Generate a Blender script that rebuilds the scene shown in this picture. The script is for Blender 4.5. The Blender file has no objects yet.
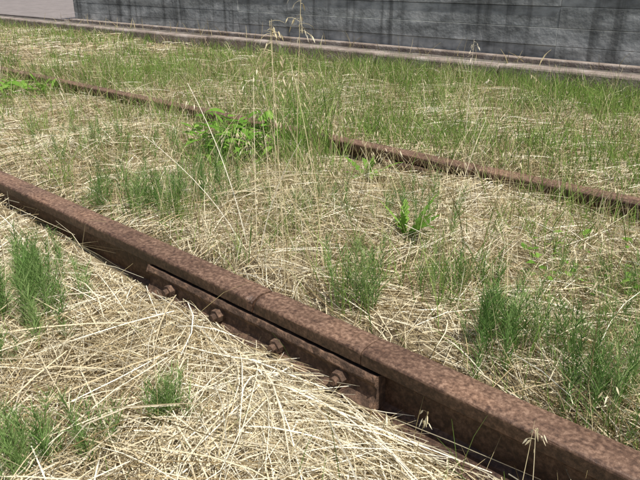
import bpy, math, numpy as np
from mathutils import Vector
R=np.random.default_rng(7)
S=bpy.context.scene
S.view_settings.view_transform='Standard'; S.view_settings.look='None'; S.view_settings.exposure=0
CZ=0.725
TH=math.radians(22.5); YA=math.radians(47.8)
D=np.array([-math.cos(YA),math.sin(YA)]); RT=np.array([math.sin(YA),math.cos(YA)])
KY=3.92; WY=4.9
def mkn(seed,scale,n=14):
    r=np.random.default_rng(seed); a=r.uniform(0,6.283,n); k=scale*r.uniform(.5,1.8,n); ph=r.uniform(0,6.283,n)
    def f(x,y):
        s=0
        for i in range(n): s=s+np.sin((x*np.cos(a[i])+y*np.sin(a[i]))*k[i]+ph[i])
        return s/math.sqrt(n/2)/1.4
    return f
N1=mkn(1,2.2);N2=mkn(2,9);N3=mkn(3,5);N4=mkn(4,1.5);N5=mkn(5,30)
def sm(t):
    t=np.clip(t,0,1); return t*t*(3-2*t)
def gz(x,y):
    x=np.asarray(x,float);y=np.asarray(y,float)
    m=np.exp(-((x**2+y**2)/64.))
    b=.074*sm((y-.82)/.12)+.008*sm((y-1.93)/.15)-.028*np.exp(-((y-1.86)/.07)**2)
    b=b+(1-sm((y-.8)/.05))*(.012+.022*sm((-x-1.15)/.5)+.018*np.exp(-(((x+.98)/.22)**2+((y-.66)/.09)**2))-.02*sm((x+.6)/.2))
    return (0.011*N2(x,y)+0.004*N5(x,y)+0.006*N1(x,y))*m+b
# ---------- materials
def mat(name): 
    m=bpy.data.materials.new(name); m.use_nodes=True; n=m.node_tree.nodes; l=m.node_tree.links
    return m,n,l,n['Principled BSDF']
def ramp(n,stops):
    r=n.new('ShaderNodeValToRGB'); e=r.color_ramp.elements
    while len(e)<len(stops): e.new(.5)
    for i,(p,c) in enumerate(stops): e[i].position=p; e[i].color=(*c,1)
    return r
def bladeMat(name,stops,trans=0,rough=.6):
    m,n,l,b=mat(name)
    a=n.new('ShaderNodeAttribute'); a.attribute_name='rnd'
    r=ramp(n,stops); l.new(a.outputs['Fac'],r.inputs[0])
    d=n.new('ShaderNodeBsdfDiffuse'); l.new(r.outputs[0],d.inputs[0]); n.remove(b)
    if trans==0:
        l.new(d.outputs[0],n['Material Output'].inputs[0]); return m
    t=n.new('ShaderNodeBsdfTranslucent'); l.new(r.outputs[0],t.inputs[0])
    x=n.new('ShaderNodeMixShader'); x.inputs[0].default_value=trans
    l.new(d.outputs[0],x.inputs[1]); l.new(t.outputs[0],x.inputs[2]); l.new(x.outputs[0],n['Material Output'].inputs[0])
    return m
def noisy(name,stops,scale,rough=.9,bump=.3,bscale=60,detail=8,stretch=None,dist=0.01):
    m,n,l,b=mat(name)
    tc=n.new('ShaderNodeTexCoord'); src=tc.outputs['Object']
    if stretch:
        mp=n.new('ShaderNodeMapping'); mp.inputs['Scale'].default_value=stretch; l.new(src,mp.inputs[0]); src=mp.outputs[0]
    t=n.new('ShaderNodeTexNoise'); t.inputs['Scale'].default_value=scale; t.inputs['Detail'].default_value=detail; t.inputs['Roughness'].default_value=.65
    l.new(src,t.inputs[0]); r=ramp(n,stops); l.new(t.outputs[0],r.inputs[0]); l.new(r.outputs[0],b.inputs['Base Color'])
    b.inputs['Roughness'].default_value=rough
    t2=n.new('ShaderNodeTexNoise'); t2.inputs['Scale'].default_value=bscale; t2.inputs['Detail'].default_value=6
    l.new(tc.outputs['Object'],t2.inputs[0]); bp=n.new('ShaderNodeBump'); bp.inputs['Strength'].default_value=bump; bp.inputs['Distance'].default_value=dist
    l.new(t2.outputs[0],bp.inputs['Height']); l.new(bp.outputs[0],b.inputs['Normal'])
    return m,n,l,b,r
def multiply(tup,fac_out,stops):
    m,n,l,b,r=tup
    r2=ramp(n,stops); l.new(fac_out,r2.inputs[0])
    src=b.inputs['Base Color'].links[0].from_socket
    x=n.new('ShaderNodeMix'); x.data_type='RGBA'; x.blend_type='MULTIPLY'; x.inputs[0].default_value=1
    l.new(src,x.inputs[6]); l.new(r2.outputs[0],x.inputs[7]); l.new(x.outputs[2],b.inputs['Base Color'])
def mulnoise(tup,scale,stretch,stops):
    m,n,l,b,r=tup
    tc=n.new('ShaderNodeTexCoord'); mp=n.new('ShaderNodeMapping'); mp.inputs['Scale'].default_value=stretch; l.new(tc.outputs['Object'],mp.inputs[0])
    t=n.new('ShaderNodeTexNoise'); t.inputs['Scale'].default_value=scale; t.inputs['Detail'].default_value=6; l.new(mp.outputs[0],t.inputs[0])
    multiply(tup,t.outputs[0],stops)
M_soil=noisy('soil_thatch',[(.3,(.09,.065,.035)),(.5,(.22,.17,.10)),(.7,(.42,.35,.2))],25,bump=.8,bscale=90)[0]
tr=noisy('rusty_steel',[(.34,(.07,.038,.022)),(.5,(.165,.096,.060)),(.66,(.31,.20,.135))],130,rough=.55,bump=.7,bscale=600,dist=.0008)
mulnoise(tr,14,(.4,1,1.5),[(.34,(.6,.55,.52)),(.5,(.95,.93,.92)),(.68,(1.2,1.15,1.1))])
mulnoise(tr,55,(1,1,1),[(.30,(.5,.45,.42)),(.40,(1,1,1)),(.68,(1,1,1)),(.76,(1.3,1.2,1.1))])
m,n,l,b,r=tr
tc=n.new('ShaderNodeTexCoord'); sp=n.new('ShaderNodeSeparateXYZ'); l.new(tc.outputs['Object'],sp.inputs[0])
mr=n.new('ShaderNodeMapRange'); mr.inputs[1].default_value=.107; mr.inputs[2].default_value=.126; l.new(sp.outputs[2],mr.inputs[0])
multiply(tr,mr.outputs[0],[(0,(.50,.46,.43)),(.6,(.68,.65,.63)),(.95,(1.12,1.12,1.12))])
M_rust=tr[0]
M_rustd=noisy('dark_rust',[(.3,(.04,.022,.013)),(.5,(.10,.058,.036)),(.70,(.27,.16,.10))],60,rough=.85,bump=.9,bscale=220,dist=.003)[0]
M_straw=bladeMat('dry_straw',[(0,(.19,.135,.065)),(.22,(.46,.36,.20)),(.55,(.72,.625,.42)),(1,(.9,.84,.67))])
M_stub=bladeMat('dry_stem',[(0,(.17,.13,.06)),(.35,(.38,.31,.16)),(.7,(.62,.53,.32)),(1,(.82,.74,.54))])
M_green=bladeMat('green_blade',[(0,(.08,.155,.03)),(.5,(.205,.33,.07)),(1,(.38,.48,.15))],.35)
M_horse=bladeMat('horsetail_green',[(0,(.08,.165,.04)),(.5,(.18,.31,.085)),(1,(.34,.46,.17))],.3)
M_leaf=bladeMat('weed_leaf',[(0,(.08,.18,.025)),(.5,(.17,.33,.05)),(1,(.28,.45,.09))],.35)
# ---------- mesh helpers
def ribbons(base,d,bend,L,w,rnd,nseg=3,prof=None,side=None):
    n=len(base); s=np.linspace(0,1,nseg+1)
    p=base[:,None,:]+d[:,None,:]*(L[:,None]*s)[:,:,None]+bend[:,None,:]*(L[:,None]*s**2)[:,:,None]
    if side is None:
        rv=R.normal(size=(n,3)); rv[:,2]*=.5
        side=np.cross(d,rv)
        side/=np.linalg.norm(side,axis=1)[:,None]+1e-9
    if prof is None: prof=1-.75*s**2
    off=side[:,None,:]*(w[:,None]*.5*prof[None,:])[:,:,None]
    V=np.stack([p-off,p+off],2).reshape(n,-1,3)
    k=(nseg+1)*2
    f=np.array([[2*i,2*i+1,2*i+3,2*i+2] for i in range(nseg)])
    F=(f[None]+(np.arange(n)*k)[:,None,None]).reshape(-1,4)
    return V.reshape(-1,3),F,np.repeat(rnd,k)
def join(parts):
    V=[];F=[];A=[];o=0
    for v,f,a in parts: V.append(v);F.append(f+o);A.append(a);o+=len(v)
    return np.concatenate(V),np.concatenate(F),np.concatenate(A)
def mobj(name,V,F,A,m):
    me=bpy.data.meshes.new(name); me.vertices.add(len(V)); me.vertices.foreach_set('co',V.astype(np.float32).ravel())
    me.loops.add(F.size); me.loops.foreach_set('vertex_index',F.astype(np.int32).ravel())
    me.polygons.add(len(F)); me.polygons.foreach_set('loop_start',np.arange(0,F.size,4,dtype=np.int32))
    me.update(calc_edges=True)
    if A is not None:
        at=me.attributes.new('rnd','FLOAT','POINT'); at.data.foreach_set('value',A.astype(np.float32))
    me.materials.append(m); ob=bpy.data.objects.new(name,me); S.collection.objects.link(ob); return ob
def pyobj(name,V,F,m,parent=None):
    me=bpy.data.meshes.new(name); me.from_pydata([tuple(v) for v in V],[],F); me.update(); me.materials.append(m)
    ob=bpy.data.objects.new(name,me); S.collection.objects.link(ob); ob.parent=parent; return ob
def extrude_prof(name,prof,xs,m,parent=None,y0=0,jit=0,chip=None):
    k=len(prof);V=[];F=[]
    for x in xs:
        for (a,b) in prof:
            aa=a+R.normal()*jit; bb=b+R.normal()*jit
            if chip and b>.1:
                for cx,wd,dp in chip:
                    q=math.exp(-((x-cx)/wd)**4)*(1 if a<0 else .3)*max(0,(abs(a)-.012)/.02)
                    bb-=dp*q; aa-=math.copysign(dp*q*.6,a)
            V.append((x,y0+aa,bb))
    for i in range(len(xs)-1):
        for j in range(k):
            j2=(j+1)%k; F.append((i*k+j,i*k+j2,(i+1)*k+j2,(i+1)*k+j))
    F.append(tuple(range(k))); F.append(tuple(reversed([(len(xs)-1)*k+j for j in range(k)])))
    return pyobj(name,V,F,m,parent)
def box(name,x0,x1,y0,y1,z0,z1,m,parent=None,bev=.006):
    ob=pyobj(name,[(x,y,z) for x in(x0,x1) for y in(y0,y1) for z in(z0,z1)],[(0,1,3,2),(4,6,7,5),(0,4,5,1),(2,3,7,6),(0,2,6,4),(1,5,7,3)],m,parent)
    if bev:
        b=ob.modifiers.new('b','BEVEL'); b.width=bev; b.segments=2
    return ob
# ---------- ground
def axis(c0,c1,st,far):
    a=np.arange(c0,c1,st); g=st;lo=[c0];hi=[c1]
    while lo[-1]>-far: g*=1.25; lo.append(lo[-1]-g)
    g=st
    while hi[-1]<far: g*=1.25; hi.append(hi[-1]+g)
    return np.array(lo[1:][::-1]+list(a)+hi)
ax=axis(-6,2,.025,200); ay=axis(-.5,4.8,.025,200)
X,Y=np.meshgrid(ax,ay,indexing='ij'); Z=gz(X,Y)
V=np.stack([X,Y,Z],-1).reshape(-1,3); nx,ny=len(ax),len(ay)
I=np.arange(nx*ny).reshape(nx,ny); F=np.stack([I[:-1,:-1],I[1:,:-1],I[1:,1:],I[:-1,1:]],-1).reshape(-1,4)
mobj('ground',V,F,None,M_soil)
# ---------- rails
def railprof(h=.125):
    p=[(.061,0),(.061,.009),(.02,.018),(.009,.026),(.008,.075),(.011,.086),(.029,.094),(.0318,.097)]
    r=.0065
    for k in range(0,6):
        a=math.radians(k*16); p.append((.0322-r+r*math.cos(a),h-.0012-r+r*math.sin(a)))
    p+=[(.014,h-.0003),(0,h+.0003)]
    return p+[(-a,b) for a,b in reversed(p[:-1])]
pr=railprof()
def rail(name,yc,joint,crack=None,x0=-40,x1=25):
    e=bpy.data.objects.new(name,None); S.collection.objects.link(e)
    g=.003
    chips=[(joint-.004,.011,.006),(joint+.004,.008,.003),(joint-.10,.035,.002)]
    if crack: chips.append((crack,.006,.0025))
    def xs(a,b):
        return sorted(set([a,b]+[v for v in np.arange(-6,2,.02) if a+.005<v<b-.005]+[v for v in np.arange(joint-.15,joint+.06,.003) if a+.001<v<b-.001]+[v for v in np.arange(-40,25,1.) if a+.005<v<b-.005 and not -6<v<2]))
    segs=[(x0,joint-g),(joint+g,x1)]
    if crack: segs=[(x0,joint-g),(joint+g,crack-.0009),(crack+.0009,x1)]
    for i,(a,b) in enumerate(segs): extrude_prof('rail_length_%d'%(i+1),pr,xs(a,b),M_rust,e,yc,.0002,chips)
    for s in(-1,1):
        fp=[(s*.010,.024),(s*.030,.022),(s*.050,.018),(s*.052,.026),(s*.040,.038),(s*.033,.046),(s*.032,.066),(s*.040,.078),(s*.035,.090),(s*.012,.083)]
        if s<0: fp=fp[::-1]
        o=extrude_prof('joint_bar_%d'%(1 if s<0 else 2),fp,list(np.linspace(joint-.36,joint+.32,34)),M_rustd,e,yc,.0007)
        b=o.modifiers.new('b','BEVEL'); b.width=.002;b.segments=2
    for i,dx in enumerate((-.27,-.10,.08,.24)):
        V=[];F=[]
        def ring(n,r,y,ro=0):
            o=len(V)
            for k in range(n):
                a=2*math.pi*k/n+ro; V.append((joint+dx+r*math.cos(a),yc-y,.056+r*math.sin(a)))
            return list(range(o,o+n))
        for n,r,ya,yb,ro in((16,.017,.028,.036,0),(6,.0155,.036,.050,.3+i),(12,.008,.050,.060,0)):
            a=ring(n,r,ya,ro);b=ring(n,r*.94,yb,ro)
            for k in range(n):F.append((a[k],a[(k+1)%n],b[(k+1)%n],b[k]))
            F.append(tuple(b))
        pyobj('bolt_%d'%(i+1),V,F,M_rustd,e)
    return e
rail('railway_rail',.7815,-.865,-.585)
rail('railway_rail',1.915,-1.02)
# ---------- strands
def sector(n,r0,r1):
    r=np.sqrt(R.uniform(r0*r0,r1*r1,n))
    a=np.radians(R.uniform(86,178,n)); return r*np.cos(a),r*np.sin(a),r
RY=(.7815,1.915)
def offrail(x,y,m=.04):
    k=(y<KY-.02)
    k&=np.abs(y-RY[0])>m
    k&=np.abs(y-RY[1])>m+.008
    return k
def lying(n,r0,r1,w0,w1,l0,l1,zt=.035,pale=0,ymax=9,ymin=-9):
    x,y,r=sector(n,r0,r1); k=offrail(x,y,.036)&(y<ymax)&(y>ymin); x,y,r=x[k],y[k],r[k]; n=len(x)
    z=gz(x,y)+R.uniform(0,1,n)**1.5*zt*(1+.8*np.clip(N3(x,y),-.8,1.5))+.003
    a=N4(x,y)*1.3-.5+R.normal(0,.9,n)
    pit=R.normal(.03,.16,n)
    L=R.uniform(l0,l1,n)
    nr=np.abs(y-RY[1])<.14; pit[nr]*=.4; L[nr]*=.6; z[nr]=np.minimum(z[nr],.100)
    d=np.stack([np.cos(a)*np.cos(pit),np.sin(a)*np.cos(pit),np.sin(pit)],1)
    ye=y+d[:,1]*L
    for ry in RY:
        c=((y-ry)*(ye-ry)<0)|(np.abs(ye-ry)<.04); d[c,1]*=-1; ye=y+d[:,1]*L
    bend=np.stack([R.normal(0,.15,n),R.normal(0,.15,n),-.6*np.maximum(d[:,2],0)-R.uniform(0,.1,n)],1)
    rnd=np.clip(.5+pale+.13*N2(x,y)+R.normal(0,.27,n),0,1)
    return ribbons(np.stack([x,y,z],1),d,bend,L,R.uniform(w0,w1,n),rnd,3,prof=np.array([1,1,.9,.5]))
parts=[lying(46000,.42,2.0,.0008,.0023,.04,.22),lying(4200,.42,2.0,.0016,.0030,.18,.40,.045,.22,ymax=.76),lying(62000,2.0,4.0,.0012,.0028,.05,.18),lying(45000,4.0,11,.0025,.005,.05,.18)]
mobj('dry_straw',*join(parts),M_straw)
def upright(x,y,h0,h1,w,rnd,lean=.3,bend=.3,nseg=3,z=None):
    n=len(x); L=h0+(h1-h0)*R.uniform(0,1,n)**1.5
    a=R.uniform(0,6.283,n); t=np.abs(R.normal(0,lean,n))
    d=np.stack([np.cos(a)*np.sin(t),np.sin(a)*np.sin(t),np.cos(t)],1)
    b=np.abs(R.normal(0,bend,n)); a2=a+R.normal(0,.8,n)
    B=np.stack([np.cos(a2)*b,np.sin(a2)*b,-b*.4],1)
    return ribbons(np.stack([x,y,gz(x,y)-.005],1),d,B,L,w,rnd,nseg)
def filt(x,y,p):
    p=p*np.where((y>1.70)&(y<1.915)&(x>-2.05),.28,1)
    k=(R.uniform(0,1,len(x))<p)&offrail(x,y,.042); return x[k],y[k]
parts=[]
for n,r0,r1,w in((42000,.5,2.4,.0014),(70000,2.4,5,.0021),(45000,5,12,.0038)):
    x,y,r=sector(n,r0,r1); p=np.clip(.5+.45*N3(x,y),.08,1)*np.where(y<.8,.12,1)
    x,y=filt(x,y,p); n=len(x)
    parts.append(upright(x,y,.03,.17,R.uniform(.6,1.4,n)*w,np.clip(R.normal(.45,.28,n),0,1),.40,.35))
mobj('dry_standing_grass',*join(parts),M_stub)
parts=[]
for n,r0,r1,w in((24000,.5,2.4,.0018),(66000,2.4,5,.0026),(76000,5,12,.0043)):
    x,y,r=sector(n,r0,r1)
    base=np.where(y<.8,.02,np.where(y<1.9,.20,np.where(y<3.2,.34,.52)))+.5*sm((y-3.1)/.6)
    p=np.clip(base*np.clip(1+.9*N1(x+3,y),.25,2)+.35*np.clip(N3(x+5,y)-.3,0,2)*np.where(y<.8,0.03,1),0,1)
    x,y=filt(x,y,p); n=len(x)
    parts.append(upright(x,y,.04,.18,R.uniform(.6,1.3,n)*w,np.clip(R.normal(.55,.28,n),0,1),.28,.35))
def tufts(nt,y0,y1,h,blades,sd,w,rmax=6):
    for _ in range(nt):
        r=R.uniform(.9,rmax); a=math.radians(R.uniform(92,170)); cx=r*math.cos(a); cy=r*math.sin(a)
        if not(y0<cy<y1): continue
        n=int(R.uniform(.4,1.3)*blades); x=cx+R.normal(0,sd,n); y=cy+R.normal(0,sd,n); k=offrail(x,y,.045); x=x[k];y=y[k]; n=len(x)
        if n<3: continue
        hh=h*R.uniform(.6,1.2); c=R.uniform(.3,.8)
        parts.append(upright(x,y,hh*.4,hh,np.full(n,w)*R.uniform(.6,1.3,n)*(1+.2*r),np.clip(R.normal(c,.2,n),0,1),.22,.35,4))
tufts(300,.88,1.68,.16,36,.028,.0015,3.5)
tufts(600,2.0,3.9,.18,48,.05,.0017)
mobj('green_grass',*join(parts),M_green)
# ---------- horsetail
def horsetail(cx,cy,rad,n,h0,h1):
    out=[]
    for i in range(n):
        x=cx+R.normal()*rad*.7; y=cy+R.normal()*rad*.7
        if abs(y-.7815)<.07: continue
        h=R.uniform(h0,h1); t=abs(R.normal(0,.14)); az=R.uniform(0,6.28)
        d=np.array([math.cos(az)*math.sin(t),math.sin(az)*math.sin(t),math.cos(t)])
        b=np.array([x,y,float(gz(x,y))]); c=R.uniform(.3,1)
        out.append(ribbons(b[None],d[None],np.zeros((1,3)),np.array([h]),np.array([.002]),np.array([c]),2))
        nw=max(4,int(h/.012)); s=np.repeat(np.linspace(.15,.97,nw),6); m=len(s)
        aa=R.uniform(0,6.283,m); el=R.uniform(.85,1.3,m)
        dd=np.stack([np.cos(aa)*np.cos(el),np.sin(aa)*np.cos(el),np.sin(el)],1)
        L=(.05*(1-.6*s)+.008)*R.uniform(.5,1.2,m)
        out.append(ribbons(b+d*h*s[:,None],dd,np.stack([R.normal(0,.2,m),R.normal(0,.2,m),np.full(m,.05)],1),L,np.full(m,.0012),np.clip(c+R.normal(0,.15,m),0,1),2,prof=np.array([1,.8,.3])))
    return join(out)
for cx,cy,rad,n,h0,h1 in((-1.33,.50,.09,42,.07,.16),(-1.42,.57,.08,22,.05,.13),(-1.2,.42,.08,12,.04,.1),(-.87,.26,.05,26,.06,.13),(-.84,.36,.03,10,.03,.08),(-.79,.49,.022,14,.04,.09),(-1.56,1.03,.10,28,.07,.15),(-1.74,.94,.09,22,.06,.13),(-1.46,1.14,.10,20,.08,.17),(-.90,1.48,.12,18,.06,.11),(-.45,.98,.06,32,.05,.13),(-.26,.95,.05,24,.07,.17),(-.75,.95,.035,13,.06,.16),(-.35,1.05,.06,11,.05,.1),(-.26,1.2,.06,16,.05,.11),(-.38,1.30,.10,16,.04,.10),(-.6,1.15,.08,12,.04,.1),(-1.15,1.3,.1,14,.05,.12),(-1.9,1.4,.12,18,.06,.13),(-2.3,1.2,.15,24,.06,.14)):
    mobj('horsetail_plant',*horsetail(cx,cy,rad,n,h0,h1),M_horse)
# ---------- broad leaves
def leaves(cx,cy,n,rad,L0,L1,w,el0,el1,h=0,serr=False,nseg=6,droop=(.2,.6)):
    s=np.linspace(0,1,nseg+1); prof=np.sin(np.pi*(.06+.94*s)**.8)
    if serr: prof=prof*np.where(np.arange(nseg+1)%2==0,1,.5)
    prof[0]=.12;prof[-1]=.03
    a=np.linspace(0,6.283,n,endpoint=False)+R.normal(0,.3,n); el=R.uniform(el0,el1,n); rr=rad*np.sqrt(R.uniform(0,1,n)); a0=R.uniform(0,6.283,n)
    d=np.stack([np.cos(a)*np.cos(el),np.sin(a)*np.cos(el),np.sin(el)],1)
    B=np.stack([np.zeros(n),np.zeros(n),-R.uniform(*droop,n)],1)
    side=np.cross(d,[0,0,1.]); side/=np.linalg.norm(side,axis=1)[:,None]; side[:,2]+=R.normal(0,.3,n)
    base=np.stack([cx+rr*np.cos(a0),cy+rr*np.sin(a0),R.uniform(0,1,n)*h+.01+gz(cx,cy)],1)
    return ribbons(base,d,B,R.uniform(L0,L1,n),np.full(n,w)*R.uniform(.7,1.3,n),R.uniform(.2,1,n),nseg,prof,side)
def tuft(cx,cy,sd,n,h0,h1,w): return upright(cx+R.normal(0,sd,n),cy+R.normal(0,sd,n),h0,h1,np.full(n,w)*R.uniform(.6,1.2,n),R.uniform(.2,1,n),.22,.3,5)
mobj('broadleaf_weed',*join([leaves(-1.80,1.52,130,.16,.05,.10,.020,-.1,1.,.18),leaves(-1.98,1.6,80,.13,.04,.08,.018,-.1,.9,.13),tuft(-1.8,1.55,.10,110,.1,.25,.0035)]),M_leaf)
mobj('grass_tuft',*tuft(-1.68,1.74,.08,190,.14,.34,.004),M_green)
mobj('grass_tuft',*tuft(-1.45,1.55,.06,60,.10,.28,.003),M_green)
mobj('grass_tuft',*tuft(-2.62,1.78,.08,70,.1,.2,.004),M_green)
mobj('grass_tuft',*tuft(-.95,2.12,.09,80,.08,.17,.0035),M_green)
mobj('grass_tuft',*tuft(-.62,1.76,.09,220,.06,.16,.0028),M_green)
mobj('dandelion_plant',*leaves(-.88,1.31,9,.01,.10,.19,.024,.5,1.35,0,True,14,(.1,.5)),M_leaf)
mobj('dandelion_plant',*leaves(-1.28,1.66,12,.02,.10,.17,.024,.5,1.1,0,True,14),M_leaf)
mobj('creeping_weed',*leaves(-.42,1.40,90,.17,.015,.034,.013,0,.9,.06),M_leaf)
mobj('creeping_weed',*leaves(-1.62,.86,26,.05,.02,.04,.014,0,.9,.05),M_leaf)
mobj('broadleaf_weed',*leaves(-3.78,1.60,80,.2,.08,.17,.018,.2,1.1,.06),M_leaf)
# ---------- tall seed grass
def seedgrass(tl):
    out=[]
    for (x,y,dx,dy,h,nsp,wd,col) in tl:
        g=float(gz(x,y)); b=np.array([x,y,g]); top=np.array([x+dx,y+dy,g+h])
        v=top-b; L=np.linalg.norm(v); bend=np.array([v[0]*.5,v[1]*.5,-.1*h])/L; d=(v/L-bend)
        out.append(ribbons(b[None],d[None],bend[None],np.array([L]),np.array([wd*.85]),np.array([col]),8,prof=np.linspace(1,.5,9),side=np.array([[RT[0],RT[1],0]])))
        if nsp:
            s=R.uniform(.78,1,nsp); p=b+d*L*s[:,None]+bend*L*(s**2)[:,None]
            a=R.uniform(0,6.283,nsp); q=R.uniform(.008,.035,nsp)*min(1,h/.5)
            dd=np.stack([np.cos(a),np.sin(a),R.uniform(-.2,.8,nsp)],1)
            out.append(ribbons(p,dd,np.tile([0,0,-.5],(nsp,1)),q,np.full(nsp,.0006),np.full(nsp,.7),3,prof=np.ones(4)))
            e=p+dd*q[:,None]+np.array([0,0,-.5])*q[:,None]
            d2=dd*.4; d2[:,2]=-.8
            out.append(ribbons(e,d2,np.zeros((nsp,3)),R.uniform(.012,.018,nsp),np.full(nsp,.0027),np.clip(R.normal(.8,.12,nsp),0,1),4,prof=np.array([.3,1,.9,.5,.05])))
    return join(out)
mobj('wild_oat_grass',*seedgrass([(-.90,.88,-.10,.07,.60,20,.0018,.7),(-.88,.89,-.05,.08,.64,24,.0018,.6),(-.91,.87,.02,-.02,.62,20,.0018,.8),(-.89,.9,-.2,.1,.48,10,.0016,.5)]),M_stub)
mobj('wild_oat_grass',*seedgrass([(-.92,1.03,-.2,.1,.46,14,.0018,.7),(-.93,1.04,.02,.05,.42,10,.0018,.4),(-.9,1.02,-.3,0,.30,8,.0016,.6)]),M_stub)
mobj('wild_oat_grass',*seedgrass([(-1.12,.97,-.2,.0,.4,8,.003,.9),(-1.1,.98,-.1,.1,.42,8,.002,.6),(-1.12,.96,-.25,-.1,.28,6,.003,.95),(-1.08,.97,.1,.05,.3,0,.003,.9)]),M_straw)
mobj('wild_oat_grass',*seedgrass([(-1.23,2.2,0,0,.42,16,.002,.8),(-1.2,2.2,.05,0,.3,8,.002,.8)]),M_straw)
tl=[]
for _ in range(380):
    x=R.normal(-1.15,.45);y=R.uniform(.87,1.80)
    if R.uniform()<.3: x=R.uniform(-2.6,-.1); y=R.uniform(2.0,3.2)
    h=R.uniform(.10,.30); tl.append((x,y,R.normal(-.02,.07),R.normal(0,.07),h,int(R.choice([0,0,4,7])),R.uniform(.0012,.0022),np.clip(R.normal(.4,.25),0,1)))
mobj('dry_tall_grass',*seedgrass(tl),M_stub)
mobj('wild_oat_grass',*seedgrass([(-.43,.66,-.02,-.02,.12,10,.0014,.8),(-.41,.66,.02,.0,.14,8,.0014,.3),(-.23,.68,-.02,.02,.17,10,.0014,.8),(-.62,.45,-.05,.1,.13,8,.0014,.6)]),M_stub)
# ---------- wall
tc_=noisy('weathered_concrete',[(.28,(.20,.205,.195)),(.48,(.41,.42,.405)),(.7,(.62,.62,.59))],6,bump=.4,bscale=30,stretch=(1,1,2.0))
mulnoise(tc_,3,(4,1,.25),[(.33,(.45,.45,.44)),(.47,(.92,.92,.91)),(.75,(1.06,1.06,1.05))])
mulnoise(tc_,2.4,(.7,1,4),[(.35,(.60,.60,.59)),(.55,(1.0,1.0,1.0)),(.7,(1.12,1.12,1.1))]); M_conc=tc_[0]
M_kerb=noisy('kerb_concrete',[(.3,(.13,.095,.075)),(.5,(.27,.215,.175)),(.7,(.44,.38,.33))],8,bump=.6,bscale=60)[0]
M_chan=noisy('channel_concrete',[(.3,(.06,.05,.04)),(.5,(.13,.11,.09)),(.7,(.26,.23,.19))],6,bump=.6,bscale=50)[0]
M_yard=noisy('paved_yard',[(.3,(.17,.145,.13)),(.7,(.28,.24,.22))],5)[0]
w=bpy.data.objects.new('concrete_wall',None); S.collection.objects.link(w)
zz=.06
hs=[.17,.13,.15,.16,.14,.16,.15]
for i,h in enumerate(hs):
    xx=-9.25; j=0
    while xx<13:
        box('board_course_%d_%d'%(i+1,j+1),xx,min(xx+3.598,13),WY+R.normal()*.003,WY+.28,zz,zz+h-.003,M_conc,w,.002); xx+=3.6; j+=1
    zz+=h
box('plinth',-9.25,13,WY-.10,WY-.012,.0,.14,M_kerb,w,.01)
box('coping',-9.3,13.05,WY-.04,WY+.32,zz,zz+.08,M_conc,w,.01)
kb=bpy.data.objects.new('concrete_kerb',None); S.collection.objects.link(kb)
x=-30.;i=0
while x<14:
    box('kerb_stone_%d'%(i+1),x,x+.992,KY+R.normal()*.003,KY+.14,-.05,.185+R.normal()*.004,M_kerb,kb,.014); x+=1.;i+=1
kb2=box('drain_channel',-30,14,KY+.15,WY-.11,-.05,.102,M_chan,None,.004)
box('paved_yard',-80,-9.5,WY-.05,60,-.05,.118,M_yard,None,0)
n=420; x=R.uniform(-9,3,n); y=R.uniform(KY+.15,WY-.1,n); x[:90]=-.35+R.normal(0,.12,90); y[:90]=WY-.13+R.normal(0,.02,90)
v,f,a=upright(x,y,.05,.2,R.uniform(.003,.006,n),R.uniform(0,.7,n),.4,.3); v[:,2]+=.03
mobj('wall_foot_weeds',v,f,a,M_stub)
# ---------- light
sv=np.array([.42,-.06,.90]); sv/=np.linalg.norm(sv)
sl=bpy.data.lights.new('sun','SUN'); sl.energy=5; sl.angle=math.radians(.5); sl.color=(1,.975,.93)
so=bpy.data.objects.new('sun',sl); S.collection.objects.link(so); so.rotation_euler=Vector(-sv).to_track_quat('-Z','Y').to_euler()
W=bpy.data.worlds.new('World'); S.world=W; W.use_nodes=True; n=W.node_tree.nodes
sk=n.new('ShaderNodeTexSky'); sk.sky_type='NISHITA'; sk.sun_disc=False; sk.sun_elevation=math.asin(sv[2]); sk.sun_rotation=math.atan2(sv[0],sv[1]); sk.dust_density=2.5
W.node_tree.links.new(sk.outputs[0],n['Background'].inputs[0]); n['Background'].inputs[1].default_value=.09
cd=bpy.data.cameras.new('camera'); cd.lens=36; cd.sensor_width=36; cd.clip_start=.02; cd.clip_end=500
co=bpy.data.objects.new('camera',cd); S.collection.objects.link(co); co.location=(0,0,CZ)
co.rotation_euler=Vector((D[0]*math.cos(TH),D[1]*math.cos(TH),-math.sin(TH))).to_track_quat('-Z','Y').to_euler()
S.camera=co
